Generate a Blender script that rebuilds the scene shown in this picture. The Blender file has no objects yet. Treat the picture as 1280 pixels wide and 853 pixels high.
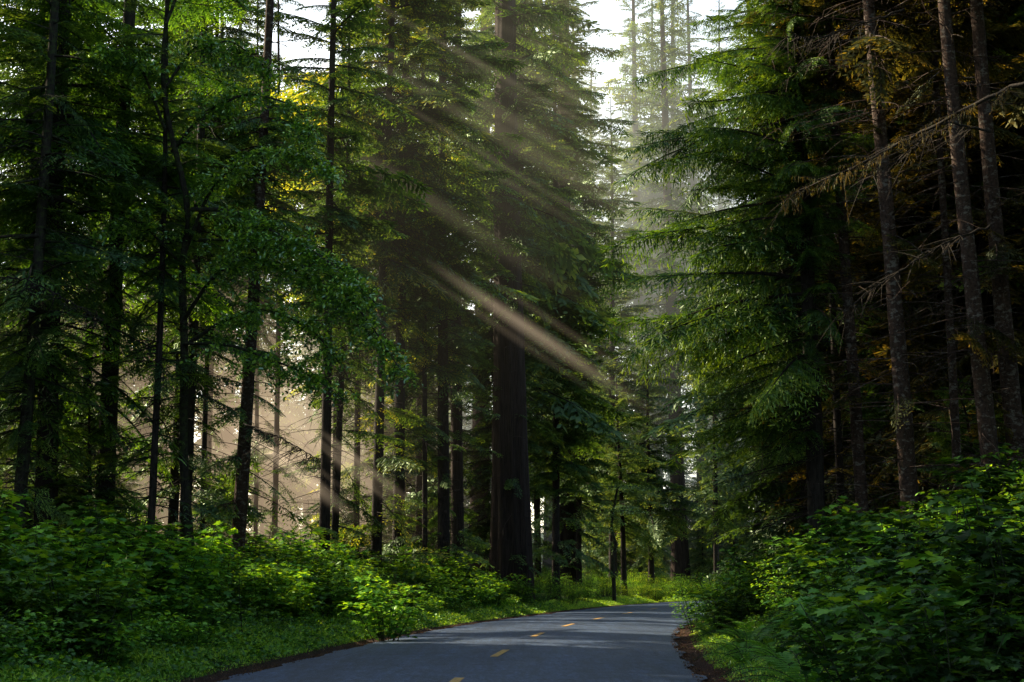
import bpy, math, random, mathutils
import numpy as np

R = np.random.default_rng(7)
random.seed(7)
sc = bpy.context.scene
COL = sc.collection
SKY_B, HZ, LEAF = 3.3, 15.0, 1.75
F, CH = 2000.0, 1.5                       # focal length in photo pixels, eye height
TILT = math.atan(298 / F)

# ------------------------------------------------------------------ helpers
def at(px, py, Y):
    """point at distance Y (world y) seen at photo pixel px,py"""
    u, v = px - 640.0, 426.5 - py
    d = np.array([u, F * math.cos(TILT) - v * math.sin(TILT), F * math.sin(TILT) + v * math.cos(TILT)])
    return np.array([0, 0, CH]) + d * (Y / d[1])

def nodes(m):
    m.use_nodes = True
    nt = m.node_tree
    nt.nodes.clear()
    return nt, nt.nodes, nt.links

def N(nt, typ, **kw):
    n = nt.nodes.new(typ)
    for k, v in kw.items():
        if k in n.inputs.keys() if isinstance(k, str) else False:
            n.inputs[k].default_value = v
        else:
            setattr(n, k, v)
    return n

def ramp(nt, stops, fac):
    r = nt.nodes.new('ShaderNodeValToRGB')
    e = r.color_ramp.elements
    while len(e) < len(stops): e.new(0.5)
    for i, (p, c) in enumerate(stops):
        e[i].position = p
        e[i].color = (*c, 1)
    nt.links.new(fac, r.inputs[0])
    return r.outputs[0]

def noise(nt, scale, detail=4, vec=None, rough=.55):
    n = nt.nodes.new('ShaderNodeTexNoise')
    n.inputs['Scale'].default_value = scale
    n.inputs['Detail'].default_value = detail
    n.inputs['Roughness'].default_value = rough
    if vec is not None: nt.links.new(vec, n.inputs['Vector'])
    return n.outputs['Fac']

def noise_col(nt, scale, vec):
    n = nt.nodes.new('ShaderNodeTexNoise'); n.inputs['Scale'].default_value = scale; n.inputs['Detail'].default_value = 4
    nt.links.new(vec, n.inputs['Vector']); return n.outputs['Color']

def mapping(nt, scale, coord='Object'):
    tc = nt.nodes.new('ShaderNodeTexCoord')
    mp = nt.nodes.new('ShaderNodeMapping')
    mp.inputs['Scale'].default_value = scale
    nt.links.new(tc.outputs[coord], mp.inputs[0])
    return mp.outputs[0]

def mixc(nt, fac, a, b, mode='MIX'):
    m = nt.nodes.new('ShaderNodeMix'); m.data_type = 'RGBA'; m.blend_type = mode
    for s, v in ((0, fac), (6, a), (7, b)):
        if isinstance(v, (int, float)): m.inputs[s].default_value = v
        elif isinstance(v, tuple): m.inputs[s].default_value = (*v, 1)
        else: nt.links.new(v, m.inputs[s])
    return m.outputs[2]

def leaf_mat(name, dark, mid, light, trans=.4, gloss=.06, rough=.45, vary=.25):
    dark, mid, light = [tuple(v * LEAF for v in c) for c in (dark, mid, light)]
    m = bpy.data.materials.new(name)
    nt, ns, L = nodes(m)
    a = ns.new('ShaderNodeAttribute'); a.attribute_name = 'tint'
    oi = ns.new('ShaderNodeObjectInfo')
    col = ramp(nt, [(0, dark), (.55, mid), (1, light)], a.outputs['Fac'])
    hsv = ns.new('ShaderNodeHueSaturation')
    L.new(col, hsv.inputs['Color'])
    mr = ns.new('ShaderNodeMapRange')
    mr.inputs[3].default_value = 1 - vary; mr.inputs[4].default_value = 1 + vary
    L.new(oi.outputs['Random'], mr.inputs[0]); L.new(mr.outputs[0], hsv.inputs['Value'])
    col = hsv.outputs[0]
    d = ns.new('ShaderNodeBsdfDiffuse'); L.new(col, d.inputs[0])
    t = ns.new('ShaderNodeBsdfTranslucent')
    tc = mixc(nt, 1.0, col, (2.7, 2.0, .6), 'MULTIPLY'); L.new(tc, t.inputs[0])
    ms = ns.new('ShaderNodeMixShader'); ms.inputs[0].default_value = trans
    L.new(d.outputs[0], ms.inputs[1]); L.new(t.outputs[0], ms.inputs[2])
    g = ns.new('ShaderNodeBsdfGlossy'); g.inputs['Roughness'].default_value = rough
    g.inputs[0].default_value = (.75, .9, .62, 1)
    ms2 = ns.new('ShaderNodeMixShader'); ms2.inputs[0].default_value = gloss
    L.new(ms.outputs[0], ms2.inputs[1]); L.new(g.outputs[0], ms2.inputs[2])
    o = ns.new('ShaderNodeOutputMaterial'); L.new(ms2.outputs[0], o.inputs[0])
    return m

def bark_mat(name, dark, light, patch=None, hscale=(9, 9, 1.4), patch_amt=.5):
    m = bpy.data.materials.new(name)
    nt, ns, L = nodes(m)
    v = mapping(nt, hscale)
    n1 = noise(nt, 3, 6, v, .65)
    col = ramp(nt, [(.32, dark), (.68, light)], n1)
    if patch:
        v2 = mapping(nt, (3.5, 3.5, 6))
        n2 = noise(nt, 1.6, 5, v2, .7)
        f = ramp(nt, [(patch_amt, (0, 0, 0)), (patch_amt + .07, (1, 1, 1))], n2)
        col = mixc(nt, f, col, patch)
    p = ns.new('ShaderNodeBsdfPrincipled'); p.inputs['Roughness'].default_value = .9
    p.inputs['Specular IOR Level'].default_value = .2
    L.new(col, p.inputs['Base Color'])
    b = ns.new('ShaderNodeBump'); b.inputs['Strength'].default_value = .8; b.inputs['Distance'].default_value = .03
    L.new(n1, b.inputs['Height']); L.new(b.outputs[0], p.inputs['Normal'])
    o = ns.new('ShaderNodeOutputMaterial'); L.new(p.outputs[0], o.inputs[0])
    return m

def tag(o, label=None, cat=None, group=None, kind=None):
    if label: o['label'] = label
    if cat: o['category'] = cat
    if group: o['group'] = group
    if kind: o['kind'] = kind
    return o

def empty(name, loc, rz=0, s=1.0):
    o = bpy.data.objects.new(name, None)
    o.empty_display_size = .3
    COL.objects.link(o)
    o.location = loc; o.rotation_euler = (0, 0, rz); o.scale = (s, s, s)
    return o

class Geo:
    """quads only; a triangle repeats nothing: see tri arrays"""
    def __init__(s):
        s.V = []; s.Q = []; s.T = []; s.C = []; s.n = 0
    def add(s, V, Q=None, T=None, c=.5):
        V = np.asarray(V, float).reshape(-1, 3)
        s.V.append(V)
        s.C.append(np.broadcast_to(np.asarray(c, float).ravel() if np.ndim(c) else c, (len(V),)).copy())
        if Q is not None and len(Q): s.Q.append(np.asarray(Q).reshape(-1, 4) + s.n)
        if T is not None and len(T): s.T.append(np.asarray(T).reshape(-1, 3) + s.n)
        s.n += len(V)
    def quads(s, P, c=.5):                  # P (n,4,3)
        n = len(P)
        if n == 0: return
        s.add(P.reshape(-1, 3), np.arange(n * 4).reshape(n, 4), None, c)
    def tube(s, P, rad, k=5, c=.5, cap=False):
        P = np.asarray(P, float); m = len(P)
        rad = np.broadcast_to(rad, (m,))
        T = np.gradient(P, axis=0); T /= np.linalg.norm(T, axis=1)[:, None] + 1e-9
        ref = np.where(np.abs(T[:, 2:3]) > .8, np.array([[1., 0, 0]]), np.array([[0., 0, 1]]))
        A = np.cross(T, ref); A /= np.linalg.norm(A, axis=1)[:, None] + 1e-9
        B = np.cross(T, A)
        a = np.arange(k) * 2 * math.pi / k
        ring = P[:, None] + rad[:, None, None] * (np.cos(a)[None, :, None] * A[:, None] + np.sin(a)[None, :, None] * B[:, None])
        i = np.arange(m - 1)[:, None] * k; j = np.arange(k)[None]
        j2 = (j + 1) % k
        Q = np.stack([i + j, i + j2, i + k + j2, i + k + j], -1).reshape(-1, 4)
        s.add(ring.reshape(-1, 3), Q, None, c)
    def mesh(s, name, mat, smooth=False):
        V = np.concatenate(s.V); C = np.concatenate(s.C)
        Q = np.concatenate(s.Q) if s.Q else np.zeros((0, 4), int)
        T = np.concatenate(s.T) if s.T else np.zeros((0, 3), int)
        me = bpy.data.meshes.new(name)
        me.vertices.add(len(V)); me.vertices.foreach_set('co', V.astype(np.float32).ravel())
        nl = len(Q) * 4 + len(T) * 3
        me.loops.add(nl)
        me.loops.foreach_set('vertex_index', np.concatenate([Q.ravel(), T.ravel()]).astype(np.int32))
        me.polygons.add(len(Q) + len(T))
        st = np.concatenate([np.arange(len(Q)) * 4, len(Q) * 4 + np.arange(len(T)) * 3]).astype(np.int32)
        me.polygons.foreach_set('loop_start', st)
        me.update(calc_edges=True)
        at_ = me.attributes.new('tint', 'FLOAT', 'POINT'); at_.data.foreach_set('value', np.clip(C, 0, 1).astype(np.float32))
        me.polygons.foreach_set('use_smooth', np.full(len(me.polygons), smooth))
        me.materials.append(mat)
        return me

def obj(name, me, parent=None):
    o = bpy.data.objects.new(name, me); COL.objects.link(o); o.parent = parent
    return o

# ------------------------------------------------------------------ materials
M = {}
M['fir'] = leaf_mat('fir_needles', (.008, .022, .008), (.024, .058, .013), (.075, .13, .018), .38)
M['fir_near'] = leaf_mat('near_fir_needles', (.008, .024, .006), (.028, .085, .010), (.12, .24, .018), .38)
M['spruce'] = leaf_mat('spruce_needles', (.006, .018, .005), (.022, .058, .008), (.10, .17, .016), .38)
M['mid'] = leaf_mat('sunny_fir_needles', (.014, .034, .008), (.036, .075, .012), (.24, .25, .03), .55, .04)  # yellower, brighter needle colour that paints sunlight into some fir crowns
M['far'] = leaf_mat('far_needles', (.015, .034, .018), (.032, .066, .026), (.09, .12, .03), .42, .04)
M['moss'] = leaf_mat('hanging_lichen', (.025, .022, .012), (.06, .05, .025), (.12, .10, .05), .3, .02)
M['broad'] = leaf_mat('broad_leaves', (.006, .028, .004), (.042, .112, .010), (.20, .31, .03), .32, .17, .32)
M['shrub'] = leaf_mat('thimbleberry_leaves', (.004, .017, .003), (.025, .082, .007), (.17, .31, .024), .32, .05, .4, .5)
M['fern'] = leaf_mat('fern_fronds', (.010, .035, .004), (.032, .10, .009), (.09, .20, .018), .35, .05)
M['grass'] = leaf_mat('grass_blades', (.02, .06, .006), (.08, .19, .014), (.28, .38, .05), .35, .06)
M['bark'] = bark_mat('dark_fir_bark', (.012, .009, .007), (.050, .038, .030))
M['redwood'] = bark_mat('redwood_bark', (.012, .008, .006), (.055, .036, .028), None, (5, 5, .35))
M['pale'] = bark_mat('lichen_blotched_bark', (.018, .011, .008), (.085, .048, .032), (.15, .125, .10), (6, 6, 5), .54)
M['fir_brown'] = leaf_mat('half_dead_shaded_needles', (.010, .010, .005), (.028, .032, .010), (.10, .075, .02), .4, .02)  # brown half-dead needles, also darkened to put shade into the right bank
M['mossy'] = bark_mat('mossy_bark', (.012, .010, .007), (.05, .04, .03), (.045, .055, .02), (9, 9, 1.4), .5)
M['twig'] = bark_mat('dead_twigs', (.014, .011, .008), (.048, .036, .025), None, (9, 9, 9))
M['stem'] = bark_mat('green_stems', (.02, .03, .012), (.05, .06, .025), None, (9, 9, 9))
M['litter'] = leaf_mat('dead_leaf_litter', (.02, .010, .007), (.06, .028, .016), (.16, .08, .04), .1, .03)

# ------------------------------------------------------------------ road line and terrain
CL = np.array([(-2.6, -60), (-2.3, -20), (-1.75, 0), (-.85, 23.4), (-.25, 32.1), (.6, 42.6), (1.77, 52), (3.2, 60.5), (4.9, 69.6),
               (7.0, 80.6), (9.1, 90.1), (11.8, 100), (15, 110), (19.2, 120), (25, 130), (34, 140), (48, 148), (80, 156), (140, 164)], float)
def smoothline(P, n=500):
    t = np.r_[0, np.cumsum(np.linalg.norm(np.diff(P, axis=0), axis=1))]
    tt = np.linspace(0, t[-1], n)
    Q = np.stack([np.interp(tt, t, P[:, 0]), np.interp(tt, t, P[:, 1])], 1)
    k = np.hanning(31); k /= k.sum()
    E = np.pad(Q, ((15, 15), (0, 0)), 'reflect', reflect_type='odd')
    return np.stack([np.convolve(E[:, i], k, 'valid') for i in (0, 1)], 1)
C = smoothline(CL)
CT = np.gradient(C, axis=0); CT /= np.linalg.norm(CT, axis=1)[:, None]
CNR = np.stack([CT[:, 1], -CT[:, 0]], 1)      # to the right of the way ahead
HW = 3.6
def road_dist(x, y):
    """signed distance from the centre line, + on the right"""
    x = np.asarray(x, float).ravel(); y = np.asarray(y, float).ravel()
    out = np.empty(len(x))
    for i in range(0, len(x), 20000):
        X = x[i:i + 20000, None]; Y = y[i:i + 20000, None]
        d2 = (X - C[None, :, 0]) ** 2 + (Y - C[None, :, 1]) ** 2
        j = d2.argmin(1); k = np.arange(len(j))
        s = (X[:, 0] - C[j, 0]) * CNR[j, 0] + (Y[:, 0] - C[j, 1]) * CNR[j, 1]
        out[i:i + 20000] = np.sign(s) * np.sqrt(d2[k, j])
    return out
def wob(x, y):
    return (np.sin(x * .9 + 1.3 * np.sin(y * .37)) * np.cos(y * .71 + .8 * np.sin(x * .43)) * .5
            + np.sin(x * 2.3 + y * 1.1) * np.cos(y * 2.7 - x * .6) * .22)
def terr(x, y):
    sh = np.shape(x)
    x = np.asarray(x, float).ravel(); y = np.asarray(y, float).ravel()
    s = road_dist(x, y); e = np.abs(s) - HW
    left = np.interp(e, [-1, 0, .25, .9, 2, 5, 10, 30, 80, 400], [-.08, -.02, -.06, .06, .28, .72, 1.0, 1.7, 2.8, 22])
    right = np.interp(e, [-1, 0, .25, .9, 2, 4, 9, 15, 40, 120, 400], [-.08, -.02, -.05, .12, .42, 1.0, 2.75, 3.9, 7.2, 14, 40])
    rf = np.interp(y, [-50, 62, 100, 140], [1, 1, .35, .3])
    lf = np.interp(y, [0, 45, 70], [1, 1, .8])
    far = np.where(s > 0, .06 + (right - .06) * rf, left * np.where(left > 0, lf, 1))
    z = np.where(e < .3, np.where(s > 0, right, left), np.where(s > 0, np.where(right > .06, far, right), far))
    z = z + wob(x, y) * np.clip((e - .5) / 5, 0, 1) * .35
    return z.reshape(sh)
def ground(x, y):
    return float(terr(np.array([x]), np.array([y]))[0])

def geosp(a, b, n, k):
    t = np.linspace(0, 1, n); return a + (b - a) * (np.expm1(k * t) / math.expm1(k))
xs = np.r_[-geosp(30, 1500, 40, 4)[::-1], np.arange(-29.6, 30, .4), geosp(30, 1500, 40, 4)]
ys = np.r_[-geosp(20, 600, 15, 4)[::-1], np.arange(-19.5, 135, .5), geosp(135, 2500, 50, 4)]
GX, GY = np.meshgrid(xs, ys)
GZ = terr(GX, GY)
g = Geo()
nx, ny = len(xs), len(ys)
i = (np.arange(ny - 1)[:, None] * nx + np.arange(nx - 1)[None])
ed = np.abs(road_dist(GX, GY)) - HW
g.add(np.stack([GX, GY, GZ], -1).reshape(-1, 3), np.stack([i, i + 1, i + nx + 1, i + nx], -1).reshape(-1, 4), None, np.clip(ed / 4, 0, 1))
m = bpy.data.materials.new('forest_soil')
nt, ns, L = nodes(m)
a = ns.new('ShaderNodeAttribute'); a.attribute_name = 'tint'
v = mapping(nt, (1, 1, 1))
n1 = noise(nt, 9, 6, v); n2 = noise(nt, 60, 4, v, .7)
soil = ramp(nt, [(.3, (.028, .014, .010)), (.7, (.085, .045, .032))], n2)
green = ramp(nt, [(.35, (.012, .018, .008)), (.7, (.035, .06, .015))], n1)
ad = ns.new('ShaderNodeMath'); ad.operation = 'MULTIPLY_ADD'; L.new(n1, ad.inputs[0]); ad.inputs[1].default_value = .18; L.new(a.outputs['Fac'], ad.inputs[2])
f = ramp(nt, [(.19, (0, 0, 0)), (.28, (1, 1, 1))], ad.outputs[0])
p = ns.new('ShaderNodeBsdfPrincipled'); p.inputs['Roughness'].default_value = .95; p.inputs['Specular IOR Level'].default_value = .1
L.new(mixc(nt, f, soil, green), p.inputs['Base Color'])
b = ns.new('ShaderNodeBump'); b.inputs['Distance'].default_value = .05; L.new(n2, b.inputs['Height']); L.new(b.outputs[0], p.inputs['Normal'])
o = ns.new('ShaderNodeOutputMaterial'); L.new(p.outputs[0], o.inputs[0])
tag(obj('ground', g.mesh('ground', m, True)), 'dark forest floor rising from both sides of the road', kind='structure')

# road
m = bpy.data.materials.new('asphalt')
nt, ns, L = nodes(m)
v = mapping(nt, (1, 1, 1))
fine = noise(nt, 26, 5, v, .85); mid = noise(nt, 1.2, 5, v); vf = noise(nt, 260, 2, v, .8)
a = ns.new('ShaderNodeAttribute'); a.attribute_name = 'tint'     # 0..1 across the road
base = ramp(nt, [(.36, (.008, .018, .040)), (.5, (.030, .055, .105)), (.66, (.095, .135, .215))], fine)
grain = noise(nt, 1.0, 4, mapping(nt, (10, 1.7, 1)), .95)
base = mixc(nt, .8, base, ramp(nt, [(.36, (.35, .35, .35)), (.64, (1.75, 1.75, 1.75))], grain), 'MULTIPLY')
lng = noise(nt, 1.0, 6, mapping(nt, (3.5, .25, 1)), .7)
base = mixc(nt, .8, base, ramp(nt, [(.35, (.55, .55, .55)), (.65, (1.35, 1.35, 1.35))], lng), 'MULTIPLY')
vo = ns.new('ShaderNodeTexVoronoi'); vo.feature = 'DISTANCE_TO_EDGE'; vo.inputs['Scale'].default_value = .42
L.new(mixc(nt, .22, v, noise_col(nt, 1.3, v)), vo.inputs['Vector'])
base = mixc(nt, 1.0, base, ramp(nt, [(0, (.45, .45, .45)), (.006, (.6, .6, .6)), (.012, (1, 1, 1))], vo.outputs['Distance']), 'MULTIPLY')
base = mixc(nt, .5, base, ramp(nt, [(.35, (.6, .6, .6)), (.7, (1.25, 1.25, 1.25))], mid), 'MULTIPLY')
tr = ramp(nt, [(0, (1.1,) * 3), (.10, (1.15,) * 3), (.2, (.8,) * 3), (.34, (1.1,) * 3), (.42, (.85,) * 3), (.58, (.85,) * 3), (.66, (1.1,) * 3), (.8, (.8,) * 3)], a.outputs['Fac'])
base = mixc(nt, .7, base, tr, 'MULTIPLY')
p = ns.new('ShaderNodeBsdfPrincipled')
L.new(base, p.inputs['Base Color'])
p.inputs['Roughness'].default_value = .55; p.inputs['Specular IOR Level'].default_value = .45
b = ns.new('ShaderNodeBump'); b.inputs['Strength'].default_value = .9; b.inputs['Distance'].default_value = .012
L.new(fine, b.inputs['Height']); L.new(b.outputs[0], p.inputs['Normal'])
o = ns.new('ShaderNodeOutputMaterial'); L.new(p.outputs[0], o.inputs[0])
g = Geo()
wid = np.linspace(-1, 1, 13)
edge_n = .10 * np.sin(np.arange(len(C)) * .9) + .06 * np.sin(np.arange(len(C)) * 2.3) + .05 * R.normal(size=len(C))
P = np.zeros((len(C), 13, 3))
for k, w in enumerate(wid):
    off = w * HW + (edge_n * .6 * np.sign(w) if abs(w) == 1 else 0)
    P[:, k, :2] = C + CNR * np.reshape(off, (-1, 1)) if np.ndim(off) else C + CNR * off
    P[:, k, 2] = .055 * (1 - w * w) + .004
i = np.arange(len(C) - 1)[:, None] * 13 + np.arange(12)[None]
g.add(P.reshape(-1, 3), np.stack([i, i + 1, i + 14, i + 13], -1).reshape(-1, 4), None, np.tile((wid + 1) / 2, len(C)))
road = tag(obj('road', g.mesh('road', m, True)), 'blue grey two lane asphalt road curving away to the right', kind='structure')
mk = bpy.data.materials.new('yellow_road_paint')
nt, ns, L = nodes(mk)
v = mapping(nt, (1, 1, 1))
col = ramp(nt, [(.40, (.08, .08, .08)), (.50, (.62, .34, .06))], noise(nt, 14, 6, v, .85))
p = ns.new('ShaderNodeBsdfPrincipled'); p.inputs['Roughness'].default_value = .7; L.new(col, p.inputs['Base Color'])
o = ns.new('ShaderNodeOutputMaterial'); L.new(p.outputs[0], o.inputs[0])
for (x, y) in [(-.82, 22.9), (-.25, 32.1), (.6, 42.6), (1.77, 52), (3.2, 60.5), (4.9, 69.6), (7.0, 80.6), (9.1, 90.1), (11.8, 100)]:
    j = ((C - (x, y)) ** 2).sum(1).argmin()
    d = Geo(); pts = []
    for k, s in enumerate(np.linspace(-1.5, 1.5, 5)):
        c0 = C[j] + CT[j] * s
        pts += [(*(c0 - CNR[j] * .075), .066), (*(c0 + CNR[j] * .075), .066)]
    q = [(2 * k, 2 * k + 1, 2 * k + 3, 2 * k + 2) for k in range(4)]
    d.add(pts, q)
    obj('lane_dash', d.mesh('lane_dash', mk), road)

SUN = np.array([-.72, .42, .56]); SUN /= np.linalg.norm(SUN)
LIT = [at(*p) for p in [(545, 788, 48), (575, 790, 47.5), (605, 789, 49), (640, 781, 56), (735, 783, 54), (770, 786, 51), (805, 790, 49), (840, 795, 45), (760, 768, 72), (820, 757, 95), (700, 771, 68), (850, 798, 46), (850, 749, 118), (486, 700, 40), (525, 775, 50),
       (1000, 40, 40), (940, 110, 40), (1105, 110, 37), (1212, 70, 36), (1090, 190, 33), (960, 420, 40), (1030, 420, 40), (1080, 520, 38), (1000, 690, 36), (1220, 590, 30),
       (560, 150, 70), (600, 230, 72), (640, 60, 78), (540, 60, 70), (720, 590, 98), (790, 610, 105), (860, 700, 125), (830, 725, 118), (850, 722, 124), (800, 728, 112), (770, 735, 108), (760, 660, 120), (880, 640, 130), (705, 560, 96), (860, 570, 120), (330, 600, 70), (410, 590, 60), (900, 340, 40)]]
def in_sunway(x, y, h, r):
    h, r = h * 1.3, r * 1.35
    b0 = ground(x, y)
    for p_ in LIT:
        dx, dy = x - p_[0], y - p_[1]
        k_ = (dx * SUN[0] + dy * SUN[1]) / (SUN[0] ** 2 + SUN[1] ** 2)
        if k_ < 3: continue
        zz = p_[2] + k_ * SUN[2] - b0
        d_ = abs(dx * SUN[1] - dy * SUN[0]) / math.hypot(SUN[0], SUN[1])
        if 0 < zz < h and d_ < r * min(1, (1 - zz / h) * 1.4) + .2: return True
    return False
def near_ray(P, rad):
    """True where a point stands in one of the gaps that let the sun through"""
    for p_ in LIT:
        d = P - p_; k = d @ SUN
        q = d - k[:, None] * SUN
        if np.any((k > 2.5) & ((q ** 2).sum(1) < rad * rad)): return True
    return False
# ------------------------------------------------------------------ conifer templates
def spray(rng, sec=.03, ter=.022, tl=.075, tw=.014, width=.36, droop=.22, up=.08, hang=.35, bare=.1):
    """one bough of unit length along +x; returns quads (n,4,3) and tint (n,4)"""
    def axis(t): return np.stack([t, .03 * np.sin(t * 5 + ph), up * t - droop * t ** 2], -1)
    ph = rng.uniform(0, 6)
    B, D, Ln, tt = [], [], [], []
    ts = np.arange(bare, .98, sec)
    for side in (-1, 1):
        for t in ts + rng.normal(0, sec * .3, len(ts)):
            t = min(max(t, bare * .6), .99)
            l = width * (max(0, 1 - t) ** .75) * min(1, (t - bare * .5) / .25 + .25) * rng.uniform(.65, 1.15) + .04
            if rng.random() < .18: continue
            ang = math.radians(rng.uniform(48, 66))
            dv = np.array([math.cos(ang), side * math.sin(ang), rng.uniform(-.42, .12)])
            s = np.arange(.0, l, ter)
            q = s / l
            p = axis(np.array([t])) + dv * s[:, None]
            p[:, 2] -= .5 * hang * s * q
            for ss in (-1, 1):
                a2 = np.radians(rng.uniform(35, 60, len(s))) * ss
                ca, sa = np.cos(a2), np.sin(a2)
                d2 = np.stack([dv[0] * ca - dv[1] * sa, dv[0] * sa + dv[1] * ca, rng.uniform(-.55, .0, len(s)) * hang * 2 - .05], -1)
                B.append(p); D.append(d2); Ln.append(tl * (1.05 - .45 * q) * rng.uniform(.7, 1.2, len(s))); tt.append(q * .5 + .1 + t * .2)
    # along the main axis end
    t = np.arange(.55, 1, ter); p = axis(t)
    for ss in (-1, 1):
        a2 = np.radians(rng.uniform(20, 45, len(t))) * ss
        B.append(p); D.append(np.stack([np.cos(a2), np.sin(a2), -.2 * np.ones(len(t))], -1)); Ln.append(np.full(len(t), tl)); tt.append(np.full(len(t), .6))
    B = np.concatenate(B); D = np.concatenate(D); Ln = np.concatenate(Ln); tt = np.concatenate(tt)
    D /= np.linalg.norm(D, axis=1)[:, None]
    n = len(B)
    up_ = np.stack([rng.normal(0, .35, n), rng.normal(0, .35, n), np.ones(n)], -1)
    S = np.cross(D, up_); S /= np.linalg.norm(S, axis=1)[:, None]
    w = tw * rng.uniform(.7, 1.3, n)
    P = np.stack([B, B + D * (Ln * .45)[:, None] + S * (w / 2)[:, None], B + D * Ln[:, None], B + D * (Ln * .45)[:, None] - S * (w / 2)[:, None]], 1)
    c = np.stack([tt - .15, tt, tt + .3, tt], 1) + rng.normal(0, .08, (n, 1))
    ax = axis(np.linspace(0, .9, 6))
    return P, c, ax

rt = np.random.default_rng(3)
SP = {
    'near': [spray(rt, .034, .023, .066, .0135, .36, .24, .06, .6) for _ in range(4)],
    'hang': [spray(rt, .026, .015, .058, .0072, .27, .24, .10, 1.5) for _ in range(4)],
    'mid': [spray(rt, .044, .044, .105, .026, .38, .24, .10, .7) for _ in range(4)],
    'far': [spray(rt, .080, .085, .15, .046, .40, .26, .10, .7) for _ in range(4)],
    'thin': [spray(rt, .075, .045, .09, .019, .30, .24, .05, .6, .3) for _ in range(4)],
}
def orient(P, L_, az, pitch, pos, roll=0):
    ca, sa, cp, sp = math.cos(az), math.sin(az), math.cos(pitch), math.sin(pitch)
    X = np.array([ca * cp, sa * cp, sp]); Y = np.array([-sa, ca, 0.]); Z = np.cross(X, Y)
    if roll:
        Y, Z = Y * math.cos(roll) + Z * math.sin(roll), Z * math.cos(roll) - Y * math.sin(roll)
    return (P * L_) @ np.stack([X, Y, Z]) + np.asarray(pos)

def trunk_path(H, lean=(0, 0), bend=.0, rng=R, n=18):
    t = np.linspace(0, 1, n)
    ph = rng.uniform(0, 6, 2)
    return np.stack([lean[0] * t * H + bend * np.sin(t * 3.5 + ph[0]) * t, lean[1] * t * H + bend * np.sin(t * 3 + ph[1]) * t, t * H], 1)

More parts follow.
